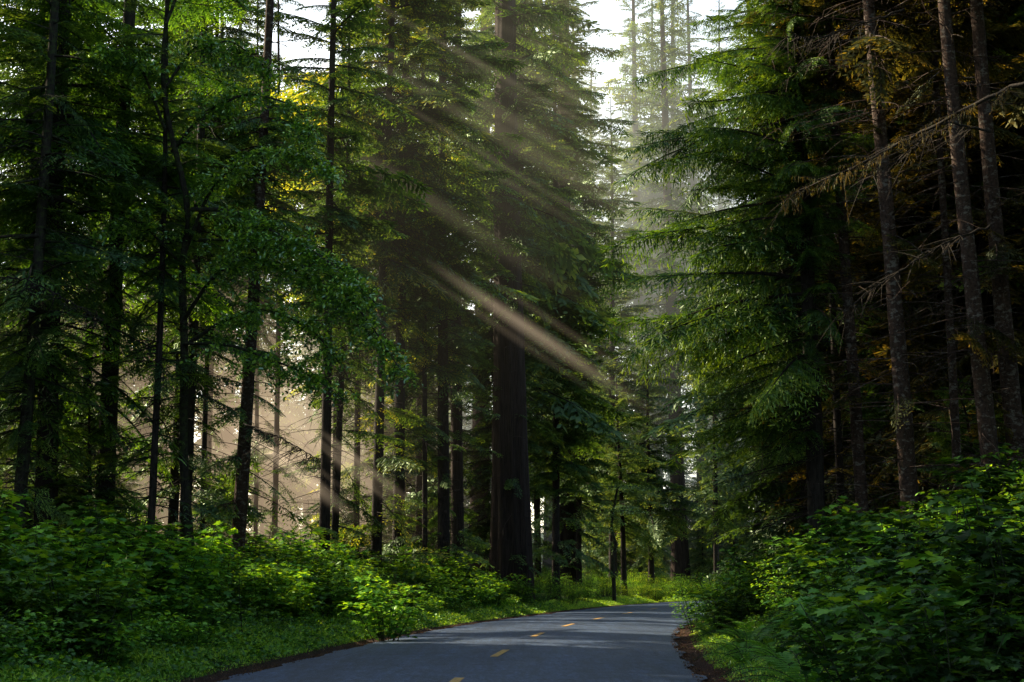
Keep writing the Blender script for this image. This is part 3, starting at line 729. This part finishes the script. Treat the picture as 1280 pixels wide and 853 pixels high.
def maple(seed, h, tiers):
    rng = np.random.default_rng(seed); W, Lf = Geo(), Geo()
    for st in range(3):
        a0 = rng.uniform(0, 6.28); t = np.linspace(0, 1, 9); hh = h * rng.uniform(.75, 1)
        A = np.stack([math.cos(a0) * .35 * h * t ** 1.5, math.sin(a0) * .35 * h * t ** 1.5, hh * t - .1], 1)
        W.tube(A, np.linspace(.022, .006, 9), 5)
        for q in range(tiers):
            tq = .3 + .7 * (q + rng.random() * .6) / tiers
            c0 = np.array([np.interp(tq, t, A[:, i]) for i in range(3)])
            for br in range(3):
                a = rng.uniform(0, 6.28); l = rng.uniform(.3, .75) * (1.15 - .5 * tq)
                e1 = c0 + np.array([math.cos(a) * l, math.sin(a) * l, .12 * l])
                W.tube([c0, (c0 + e1) / 2 + (0, 0, .03), e1], [.008, .006, .003], 3)
                m_ = 9; u = rng.uniform(.25, 1.1, m_)
                pos = c0 + (e1 - c0) * u[:, None] + rng.normal(0, .09, (m_, 3)) * (1, 1, .25)
                leaves(Lf, pos, .135, rng, LOBED, .17, .35 + .4 * tq, .16, np.repeat([[math.cos(a), math.sin(a)]], m_, 0))
    return W.mesh('stems', M['stem'], True), Lf.mesh('foliage', M['shrub'])
MP = [maple(1, 2.1, 7), maple(2, 1.7, 6)]
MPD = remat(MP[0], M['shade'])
for px, Y, s_ in [(1190, 23, .95), (1110, 26, 1.0), (1260, 27, 1.1), (1060, 31, 1.0), (1150, 33, 1.1), (1240, 19, .8), (985, 36, 1.0), (1215, 36, 1.1), (1020, 27, .8), (945, 40, .9)]:
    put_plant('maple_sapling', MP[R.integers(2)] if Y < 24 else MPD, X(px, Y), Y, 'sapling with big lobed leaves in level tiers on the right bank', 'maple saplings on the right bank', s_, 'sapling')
for px, Y, s_ in [(70, 27, 1.0), (170, 33, 1.1), (250, 38, 1.1), (330, 41, 1.1), (20, 31, 1.1), (410, 44, 1.0), (130, 24, .8), (505, 52, .9)]:
    put_plant('maple_sapling', MP[R.integers(2)], X(px, Y), Y, 'sapling with big lobed leaves sticking up from the left bank', 'maple saplings on the left bank', s_, 'sapling')
SUNNY = [remat(ms, leaf_mat('sunny_bush_leaves', (.02, .05, .008), (.09, .17, .016), (.26, .36, .04), .5, .03)) for ms in SO]  # bush leaf copy brightened so its colour carries the sunlight
k = 0
while k < 26:
    Y = R.uniform(104, 134); px = R.uniform(742, 905); x = X(px, Y); d_ = road_dist([x], [Y])[0]
    if not -HW - 5.5 < d_ < -HW - 1.0: continue
    k += 1
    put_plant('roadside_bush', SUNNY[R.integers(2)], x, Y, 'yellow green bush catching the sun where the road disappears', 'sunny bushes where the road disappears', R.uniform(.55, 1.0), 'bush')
def stick(seed):
    rng = np.random.default_rng(seed); W = Geo(); h = rng.uniform(1.4, 2.3)
    t = np.linspace(0, 1, 8); A = np.stack([.35 * t ** 2 * h * rng.uniform(-1, 1) + .02 * rng.normal(size=8), .3 * t * h * rng.uniform(-1, 1), t * h], 1)
    W.tube(A, np.linspace(.014, .003, 8), 4)
    for k in range(7):
        j = rng.integers(2, 7); d_ = rng.normal(0, 1, 3); d_[2] = abs(d_[2]) * .6; d_ /= np.linalg.norm(d_); l = rng.uniform(.15, .55)
        W.tube([A[j], A[j] + d_ * l * .5, A[j] + d_ * l + (0, 0, .04)], [.006, .004, .002], 3)
    return W.mesh('dead_shrub', M['twig'])
ST = [stick(k) for k in range(3)]
for sd, n_ in ((-1, 26), (1, 24)):
    for x, y in scatter(n_, 18, 60, 2, 8, sd, 1.2):
        o = obj('dead_shrub', ST[R.integers(3)]); o.location = (x, y, ground(x, y) - .05); o.rotation_euler = (0, 0, R.uniform(0, 6.28)); o.scale = (1, 1, R.uniform(.7, 1.1))
        tag(o, 'bare twiggy dead shrub sticking out of the undergrowth on the ' + ('left' if sd < 0 else 'right') + ' bank', 'dead shrub', 'bare dead shrubs on the ' + ('left' if sd < 0 else 'right') + ' bank')
# single ones
for (px, Y, ms, s, nm, lab) in [
    (868, 46, SO[0], 1.0, 'hazel_bush', 'small leaved bush poking out over the right road edge at the bend'),
    (905, 44, SO[1], 1.35, 'hazel_bush', 'rounded bush rising above the right road edge behind the overhanging one'),
    (486, 40, SH[2], 1.05, 'thimbleberry_shrub', 'shrub catching a warm patch of sun beside the left road edge'),
    (1215, 21, SH[2], 1.1, 'thimbleberry_shrub', 'big bright leaved shrub nearest the lower right corner'),
    (1075, 22, SH[0], 1.1, 'thimbleberry_shrub', 'wide bright shrub low on the right bank among ferns')]:
    put_plant(nm, ms, X(px, Y), Y, lab, None, s, 'shrub')

# ------------------------------------------------------------------ leafy tree on the left, over the road verge
def broad_tree():
    rng = np.random.default_rng(55)
    W, Lf = Geo(), Geo()
    Y0 = 36
    root = np.array([X(238, 40), 40, 0]); root[2] = ground(root[0], root[1])
    def poly(pts, r0, r1):
        P = np.array([at(px, py, Y) for px, py, Y in pts]) - root
        t = np.linspace(0, 1, len(P)); tt = np.linspace(0, 1, 26)
        Q = np.stack([np.interp(tt, t, P[:, i]) for i in range(3)], 1)
        k = np.array([1, 2, 3, 2, 1]) / 9
        E = np.pad(Q, ((2, 2), (0, 0)), 'reflect', reflect_type='odd')
        Q = np.stack([np.convolve(E[:, i], k, 'valid') for i in range(3)], 1)
        W.tube(Q, np.linspace(r0, r1, 26), 7)
        return Q
    poly([(238, 690, 40), (228, 560, 40), (232, 440, 39), (226, 330, 39), (240, 262, 38), (200, 120, 37), (210, 0, 36)], .13, .05)
    limbs = [
        ([(240, 262, 38), (290, 262, 37), (335, 285, 36), (400, 330, 35), (460, 400, 34), (505, 470, 33)], .06, 46, .95),
        ([(230, 400, 39), (262, 350, 38), (300, 320, 37), (360, 330, 36), (430, 380, 35), (480, 440, 34)], .055, 46, .95),
        ([(235, 430, 39), (280, 400, 38), (330, 385, 37), (390, 410, 36), (425, 455, 35)], .05, 34, .85),
        ([(226, 330, 39), (260, 240, 38), (310, 190, 37), (370, 190, 36), (420, 220, 35)], .05, 30, .9),
        ([(215, 190, 38), (255, 140, 37), (310, 115, 36), (365, 130, 36), (395, 165, 35)], .045, 20, .9),
        ([(200, 120, 37), (240, 60, 37), (290, 50, 36), (340, 90, 36)], .04, 22, .9),
        ([(230, 430, 39), (285, 430, 37), (340, 450, 36), (390, 470, 35), (430, 500, 34)], .04, 26, .8),
        ([(250, 300, 38), (310, 300, 36), (370, 300, 35), (430, 340, 34), (470, 380, 33)], .04, 30, .9),
        ([(208, 30, 36), (230, -30, 36), (260, -60, 36), (300, 10, 36)], .04, 18, .8),
        ([(205, 160, 37), (180, 90, 36), (150, 60, 36), (120, 70, 35)], .04, 16, .8),
        ([(226, 330, 39), (180, 280, 38), (150, 270, 37), (120, 300, 36)], .04, 14, .7),
    ]
    for pts, r0, ns, sp in limbs:
        A = poly(pts, r0, .012)
        for k in range(ns * 2):
            t = rng.uniform(.22, 1); j = int(t * 25)
            d_ = rng.normal(0, 1, 3); d_[2] = rng.normal(-.15, .45); d_ /= np.linalg.norm(d_)
            tang = A[min(j + 1, 25)] - A[max(j - 1, 0)]; tang /= np.linalg.norm(tang)
            d_ = d_ + tang * .5; d_ /= np.linalg.norm(d_)
            l = sp * rng.uniform(.35, 1.0) * (1.15 - .5 * t)
            s = np.linspace(0, 1, 6)
            B = A[j] + d_ * (s * l)[:, None]; B[:, 2] -= .3 * l * s ** 2
            W.tube(B, np.linspace(.012, .003, 6), 3)
            m_ = int(75 * l + 12)
            u = rng.uniform(.15, 1.05, m_)
            pos = np.stack([np.interp(u, s, B[:, i]) for i in range(3)], 1) + rng.normal(0, .09, (m_, 3)) * (1, 1, .6)
            leaves(Lf, pos, .105, rng, OVAL, .55, .50, .30)
    return root, W.mesh('trunk', M['mossy'], True), Lf.mesh('crown', M['broad'])
root, a_, b_ = broad_tree()
e = empty('broadleaf_tree', root)
tag(e, 'crooked broadleaf tree with glossy leaves arching right in front of the dark firs', 'tree')
obj('trunk', a_, e); obj('crown', b_, e)

# crooked little trunk beyond the bend
def crooked(px0, Y, seed):
    rng = np.random.default_rng(seed); W, Lf = Geo(), Geo()
    pts = [(768, 722), (766, 700), (770, 680), (764, 662), (766, 640), (772, 610)]
    base = at(*pts[0], Y); base[2] = ground(base[0], base[1])
    P = np.array([at(a, b, Y) for a, b in pts]) - base; P[0, 2] = -.3
    W.tube(P, np.linspace(.13, .06, len(P)), 8)
    for k in range(16):
        j = rng.integers(3, 6); a = rng.uniform(0, 6.28); l = rng.uniform(1.5, 3)
        s = np.linspace(0, 1, 6); B = P[j] + np.stack([np.cos(a) * s * l, np.sin(a) * s * l, .5 * s - .3 * s * s * l], -1)
        W.tube(B, np.linspace(.03, .006, 6), 3)
        m_ = 90; u = rng.uniform(.2, 1, m_)
        pos = np.stack([np.interp(u, s, B[:, i]) for i in range(3)], 1) + rng.normal(0, .25, (m_, 3)) * (1, 1, .35)
        leaves(Lf, pos, .12, rng, OVAL, .5, .6, .2)
    e = empty('broadleaf_tree', base)
    tag(e, 'small crooked tree with a wavy thin trunk near the far road edge', 'tree')
    obj('trunk', W.mesh('trunk', M['mossy'], True), e); obj('crown', Lf.mesh('crown', M['broad']), e)
crooked(768, 99, 5)

# long mossy dead limb crossing the right bank, grown from a trunk outside the frame
def mossy_limb(pts, lab, seed, r0=.05, moss=True):
    rng = np.random.default_rng(seed)
    W, Lf = Geo(), Geo()
    P = np.array([at(*p) for p in pts]); base = P[0].copy(); P = P - base
    t = np.linspace(0, 1, len(P)); tt = np.linspace(0, 1, 30)
    Q = np.stack([np.interp(tt, t, P[:, i]) for i in range(3)], 1); Q[1:-1] += rng.normal(0, .018, (28, 3))
    W.tube(Q, np.linspace(r0, .008, 30), 6)
    for k in range(70):
        j = rng.integers(4, 30); d_ = np.array([rng.normal(-.5, .5), rng.normal(0, .7), rng.normal(-.35, .35)]); l = rng.uniform(.2, .9)
        s = np.linspace(0, 1, 5); B = Q[j] + d_ * (s * l)[:, None]; B[:, 2] -= .15 * s * s
        W.tube(B, np.linspace(.011, .003, 5), 3)
        if moss:
            m_ = 26; u = rng.uniform(0, 1, m_)
            p0 = np.stack([np.interp(u, s, B[:, i]) for i in range(3)], 1) + rng.normal(0, .015, (m_, 3))
            ln = rng.uniform(.01, .13, m_) * rng.uniform(.2, 1.3); w = rng.uniform(.003, .009, m_); a = rng.uniform(0, 6.28, m_)
            S = np.stack([np.cos(a), np.sin(a), 0 * a], -1) * w[:, None]; D = np.stack([rng.normal(0, .2, m_), rng.normal(0, .2, m_), -np.ones(m_)], -1) * ln[:, None]
            Lf.quads(np.stack([p0 - S, p0 + S, p0 + D + S * .3, p0 + D - S * .3], 1), np.repeat(rng.uniform(0, 1, m_), 4))
    e = empty('dead_branch', base); tag(e, lab, 'branch')
    obj('wood', W.mesh('wood', M['twig'], True), e)
    if moss: obj('hanging_lichen', Lf.mesh('lichen', M['moss']), e)
mossy_limb([(1330, 85, 30), (1250, 115, 31), (1180, 150, 32), (1120, 182, 33), (1060, 212, 33), (1000, 238, 34), (985, 246, 34)],
           'long lichen-hung dead branch reaching left across the lichen-covered trunks', 4, .05)
mossy_limb([(1238, 165, 34), (1180, 150, 34), (1120, 75, 34), (1060, 110, 34), (1000, 45, 34)][:2] + [(1130, 195, 34), (1080, 225, 34)],
           'short thin dead branch below the long lichen-hung one', 5, .03, False)
mossy_limb([(1238, 282, 34.5), (1190, 300, 34), (1140, 330, 34), (1090, 362, 34), (1050, 392, 34)],
           'thin dead branch sloping down left from the lichen-covered pair', 6, .03, False)
mossy_limb([(1130, 12, 35), (1080, 30, 34.5), (1030, 46, 34), (985, 46, 34)], 'dead branch near the top right reaching over the spruce boughs', 8, .03, False)
mossy_limb([(-10, 345, 33), (40, 352, 33), (90, 378, 33), (130, 400, 33)], 'bare dead branch sloping across the thick black fir on the left', 9, .022, False)
mossy_limb([(305, 530, 42), (345, 545, 41.5), (375, 560, 41), (400, 575, 40.5)], 'dead drooping branch crossing the misty clearing', 10, .03, False)

# ------------------------------------------------------------------ ground cover, grass, litter (uncountable)
def verge(n, ylo, yhi, elo, ehi, side, bias=1.4):
    y = ylo + (yhi - ylo) * R.random(n) ** bias
    j = np.abs(C[None, :, 1] - y[:, None]).argmin(1)
    f_ = R.random(n)
    e_ = elo + (ehi - elo) * f_
    p_ = C[j] + CNR[j] * side * (HW + e_)[:, None] + CT[j] * R.uniform(-.3, .3, n)[:, None]
    px = 640 + F * p_[:, 0] / np.maximum(p_[:, 1], 1)
    ok = (px > -60) & (px < 1340)
    return p_[ok], e_[ok]
g = Geo()
for side, n in ((-1, 90000), (1, 26000)):
    p_, e_ = verge(n, 13, 125 if side < 0 else 60, .55 if side < 0 else .38, 2.6 if side < 0 else 1.7, side)
    z = terr(p_[:, 0], p_[:, 1]); n = len(p_)
    clump = np.clip(.5 + 1.1 * wob(p_[:, 0] * 2.1, p_[:, 1] * 1.7), .02, 1.5)
    h = R.uniform(.04, .17, n) * (.35 + clump) * np.clip((e_ - .3) / .8, .25, 1); a = R.uniform(0, 6.28, n)
    w = R.uniform(.004, .010, n) * (1 + p_[:, 1] / 50)
    B = np.stack([p_[:, 0], p_[:, 1], z - .01], -1)
    S = np.stack([np.cos(a), np.sin(a), 0 * a], -1) * w[:, None]
    bd = R.normal(0, .45, (n, 2)) * h[:, None]
    M1 = B + np.stack([bd[:, 0] * .3, bd[:, 1] * .3, h * .6], -1); T1 = B + np.stack([bd[:, 0], bd[:, 1], h], -1)
    c = np.repeat(np.clip(.45 + .25 * wob(p_[:, 0] * 1.1, p_[:, 1] * .9) + R.normal(0, .22, n), 0, 1), 4)
    g.quads(np.stack([B - S, B + S, M1 + S * .8, M1 - S * .8], 1), c)
    g.quads(np.stack([M1 - S * .8, M1 + S * .8, T1 + S * .15, T1 - S * .15], 1), np.clip(c + .15, 0, 1))
tag(obj('grass', g.mesh('grass', M['grass'])), 'short grass growing along both verges of the road', 'grass', kind='stuff')
g = Geo()
for side, n, lo, hi, yh in ((-1, 60000, .9, 14, 80), (1, 50000, .8, 14, 66), (-1, 22000, 1.0, 16, 125), (-1, 26000, .6, 2.6, 80), (1, 9000, .5, 2, 60)):
    p_, e_ = verge(n, 13 if yh < 100 else 70, yh, lo, hi, side, 1.5)
    cl = wob(p_[:, 0] * 1.3 + 4, p_[:, 1] * 1.3)
    ok = R.random(len(p_)) < .65 + cl * .5
    p_, e_, cl = p_[ok], e_[ok], cl[ok]
    z = terr(p_[:, 0], p_[:, 1]) + R.random(len(p_)) ** 1.3 * (.12 + .35 * np.clip(e_ / 2.5, 0, 1) * (.6 + cl))
    pos = np.stack([p_[:, 0], p_[:, 1], z], -1)
    leaves(g, pos, .055 + 0 * e_, R, OVAL if side > 0 else LOBED, .45, .45 + .2 * cl, .18)
tag(obj('undergrowth', g.mesh('undergrowth', M['shrub'])), 'low leafy ground cover under and between the shrubs', 'undergrowth', kind='stuff')
g = Geo()
for side in (-1, 1):
    p_, e_ = verge(14000, 14, 110, -.12, .65, side, 1.5)
    z = np.maximum(terr(p_[:, 0], p_[:, 1]), np.where(e_ < 0, .02, -1)) + R.uniform(0, .03, len(p_))
    leaves(g, np.stack([p_[:, 0], p_[:, 1], z], -1), .028, R, OVAL, .7, .45, .3)
tag(obj('leaf_litter', g.mesh('litter', M['litter'])), 'reddish brown dead leaves and bark crumbs along the road edges', 'leaf litter', kind='stuff')

# ------------------------------------------------------------------ light
li = bpy.data.lights.new('sun', 'SUN'); li.energy = 12.0; li.angle = math.radians(.5); li.color = (1, .86, .62)
so = bpy.data.objects.new('sun', li); COL.objects.link(so)
so.rotation_euler = mathutils.Vector(SUN).to_track_quat('Z', 'Y').to_euler(); so.location = (-40, 20, 60)
w = bpy.data.worlds.new('World'); sc.world = w; w.use_nodes = True
nt = w.node_tree; nt.nodes.clear()
sky = nt.nodes.new('ShaderNodeTexSky'); sky.sky_type = 'NISHITA'; sky.sun_disc = False
sky.sun_elevation = math.asin(SUN[2]); sky.sun_rotation = math.atan2(SUN[0], SUN[1])
sky.dust_density = 1.5
L = nt.links
tc = nt.nodes.new('ShaderNodeTexCoord')
sp = nt.nodes.new('ShaderNodeSeparateXYZ'); L.new(tc.outputs['Generated'], sp.inputs[0])
boost = mixc(nt, 1.0, sky.outputs[0], (SKY_B * 1.0, SKY_B, SKY_B * .92), 'MULTIPLY')
# bright morning haze low in the sky on the sun's side
el = ramp(nt, [(0, (1, 1, 1)), (.25, (.9, .9, .9)), (.42, (.25, .25, .25)), (.6, (0, 0, 0))], sp.outputs[2])
dt = nt.nodes.new('ShaderNodeVectorMath'); dt.operation = 'DOT_PRODUCT'; L.new(tc.outputs['Generated'], dt.inputs[0])
dt.inputs[1].default_value = (-.35, .93, 0)
fr = ramp(nt, [(0, (0, 0, 0)), (.45, (.12, .12, .12)), (.9, (1, 1, 1))], dt.outputs['Value'])
f_ = mixc(nt, 1.0, el, fr, 'MULTIPLY')
hz = mixc(nt, 1.0, f_, (HZ * 1.0, HZ * .86, HZ * .68), 'MULTIPLY')
tot = mixc(nt, 1.0, boost, hz, 'ADD')
bg = nt.nodes.new('ShaderNodeBackground'); bg.inputs[1].default_value = .12
ow = nt.nodes.new('ShaderNodeOutputWorld')
L.new(tot, bg.inputs[0]); L.new(bg.outputs[0], ow.inputs[0])

# ------------------------------------------------------------------ mist and sunbeams
def vol_mat(name, col, emit, dens, patchy=0, lead=0):
    m = bpy.data.materials.new(name); nt, ns, L = nodes(m)
    tc = ns.new('ShaderNodeTexCoord')
    ln = ns.new('ShaderNodeVectorMath'); ln.operation = 'LENGTH'; L.new(tc.outputs['Object'], ln.inputs[0])
    mr = ns.new('ShaderNodeMapRange'); mr.interpolation_type = 'SMOOTHSTEP'; L.new(ln.outputs['Value'], mr.inputs[0])
    mr.inputs[1].default_value = 1; mr.inputs[2].default_value = .1; mr.inputs[3].default_value = 0; mr.inputs[4].default_value = 1
    f = mr.outputs[0]
    def mul(a, b):
        q = ns.new('ShaderNodeMath'); q.operation = 'MULTIPLY'; L.new(a, q.inputs[0])
        if isinstance(b, (int, float)): q.inputs[1].default_value = b
        else: L.new(b, q.inputs[1])
        return q.outputs[0]
    if patchy:
        n_ = noise(nt, patchy, 2, tc.outputs['Object'])
        m2 = ns.new('ShaderNodeMapRange'); L.new(n_, m2.inputs[0]); m2.inputs[1].default_value = .35; m2.inputs[2].default_value = .65; m2.inputs[3].default_value = .35; m2.inputs[4].default_value = 1.4
        f = mul(f, m2.outputs[0])
    if lead:
        sx = ns.new('ShaderNodeSeparateXYZ'); L.new(tc.outputs['Object'], sx.inputs[0])
        m3 = ns.new('ShaderNodeMapRange'); L.new(sx.outputs[2], m3.inputs[0]); m3.inputs[1].default_value = -.9; m3.inputs[2].default_value = .8; m3.inputs[3].default_value = .15; m3.inputs[4].default_value = 1.5
        f = mul(f, m3.outputs[0])
    e_ = ns.new('ShaderNodeEmission'); e_.inputs[0].default_value = (*col, 1); L.new(mul(f, emit), e_.inputs[1])
    o = ns.new('ShaderNodeOutputMaterial')
    if dens:
        a_ = ns.new('ShaderNodeVolumeAbsorption'); L.new(mul(f, dens), a_.inputs['Density']); a_.inputs[0].default_value = (0, 0, 0, 1)
        ad = ns.new('ShaderNodeAddShader'); L.new(e_.outputs[0], ad.inputs[0]); L.new(a_.outputs[0], ad.inputs[1]); L.new(ad.outputs[0], o.inputs['Volume'])
    else: L.new(e_.outputs[0], o.inputs['Volume'])
    return m
def ball(cx, cy, cz, rx, ry, rz, n=24, m_=14, axis=None, power=1.0):
    u = np.linspace(-1, 1, m_); a = np.arange(n) * 2 * math.pi / n
    u = np.sin(u * math.pi / 2) * .9999
    r = np.sqrt(1 - u * u) ** power
    if axis is None:
        V = np.stack([rx * r[:, None] * np.cos(a), ry * r[:, None] * np.sin(a), rz * u[:, None] * np.ones(n)], -1)
    else:
        Z = axis / np.linalg.norm(axis); Xa = np.cross(Z, [0, 0, 1.]); Xa /= np.linalg.norm(Xa); Ya = np.cross(Z, Xa)
        V = r[:, None, None] * (rx * np.cos(a)[None, :, None] * Xa + ry * np.sin(a)[None, :, None] * Ya) + rz * u[:, None, None] * Z
    G_ = Geo(); i = np.arange(m_ - 1)[:, None] * n; j = np.arange(n)[None]; j2 = (j + 1) % n
    G_.add(V.reshape(-1, 3) + (cx, cy, cz), np.stack([i + j, i + j2, i + n + j2, i + n + j], -1).reshape(-1, 4))
    c = np.arange(n)
    G_.T.append(np.stack([np.zeros(n - 2, int), c[2:], c[1:-1]], -1)); G_.T.append(np.stack([np.full(n - 2, (m_ - 1) * n), (m_ - 1) * n + c[1:-1], (m_ - 1) * n + c[2:]], -1))
    return G_
UNIT = ball(0, 0, 0, 1, 1, 1)
def mist(lab, c, r, col, emit, dens, patchy=0):  # haze glows by its own emission in place of scattered sunlight
    o = obj('mist', UNIT.mesh('mist', vol_mat('mist', col, emit, dens, patchy), True)); o.location = c; o.scale = r
    tag(o, lab, 'mist', None, 'stuff')
def beam(px, py, Y, length, w, emit, col=(1, .70, .45), lab='sunbeam slanting through the mist', d=.6):  # light shaft drawn as a self-glowing volume, not cast by the sun
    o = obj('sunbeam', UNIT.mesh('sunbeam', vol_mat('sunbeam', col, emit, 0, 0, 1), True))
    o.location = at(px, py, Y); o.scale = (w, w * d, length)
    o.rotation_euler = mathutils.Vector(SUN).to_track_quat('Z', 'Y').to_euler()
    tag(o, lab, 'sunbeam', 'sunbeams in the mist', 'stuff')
if 1:
    mist('pale blue mist over the road bend', (20, 185, 36), (50, 78, 46), (.84, .93, .90), .0085, .011)
    mist('warm mist among the trunks on the left', (-15, 92, 8), (15, 36, 17), (1, .72, .46), .0165, .010, 4.0)
    mist('pale mist around the big redwoods', (1, 74, 28), (11, 13, 17), (1, .90, .62), .0030, .003, 2.4)
    mist('faint mist in front of the tall firs', (-5, 61, 17), (11, 11, 15), (1, .88, .62), .0018, .001, 2.5)
    mist('golden mist glowing at the top between the firs', (-6, 96, 35), (17, 26, 14), (1, .80, .42), .0100, .003, 2.6)
    mist('thin mist high between the firs', (-8, 140, 34), (50, 66, 30), (1.0, .92, .70), .0062, .006)
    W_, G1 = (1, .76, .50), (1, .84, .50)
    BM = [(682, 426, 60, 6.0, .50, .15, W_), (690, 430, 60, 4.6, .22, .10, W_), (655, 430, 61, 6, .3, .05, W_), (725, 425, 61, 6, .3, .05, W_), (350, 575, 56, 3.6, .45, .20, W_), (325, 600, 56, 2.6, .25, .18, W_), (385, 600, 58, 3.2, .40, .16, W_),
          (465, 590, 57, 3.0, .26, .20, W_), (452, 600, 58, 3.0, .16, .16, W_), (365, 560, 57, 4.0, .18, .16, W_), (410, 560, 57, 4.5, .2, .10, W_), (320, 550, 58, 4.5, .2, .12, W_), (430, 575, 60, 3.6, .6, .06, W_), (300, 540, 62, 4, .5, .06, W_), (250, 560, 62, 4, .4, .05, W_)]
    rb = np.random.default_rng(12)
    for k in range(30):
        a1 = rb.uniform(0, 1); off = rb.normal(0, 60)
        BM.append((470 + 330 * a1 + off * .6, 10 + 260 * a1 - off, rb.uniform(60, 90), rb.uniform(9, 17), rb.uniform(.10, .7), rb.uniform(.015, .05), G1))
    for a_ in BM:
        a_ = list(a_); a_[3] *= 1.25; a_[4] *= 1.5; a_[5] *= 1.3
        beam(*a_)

# ------------------------------------------------------------------ camera
cam = bpy.data.cameras.new('camera'); cam.lens = 36 * F / 1280; cam.sensor_width = 36; cam.clip_end = 6000
co = bpy.data.objects.new('camera', cam); COL.objects.link(co)
co.location = (0, 0, CH); co.rotation_euler = (math.pi / 2 + TILT, 0, 0)
sc.camera = co
sc.view_settings.view_transform = 'Standard'; sc.view_settings.look = 'None'; sc.view_settings.exposure = 0
sc.cycles.max_bounces = 6; sc.cycles.diffuse_bounces = 3; sc.cycles.glossy_bounces = 2; sc.cycles.transmission_bounces = 3
sc.cycles.volume_bounces = 0
sc.cycles.use_denoising = True
sc.cycles.use_adaptive_sampling = True; sc.cycles.adaptive_threshold = .02
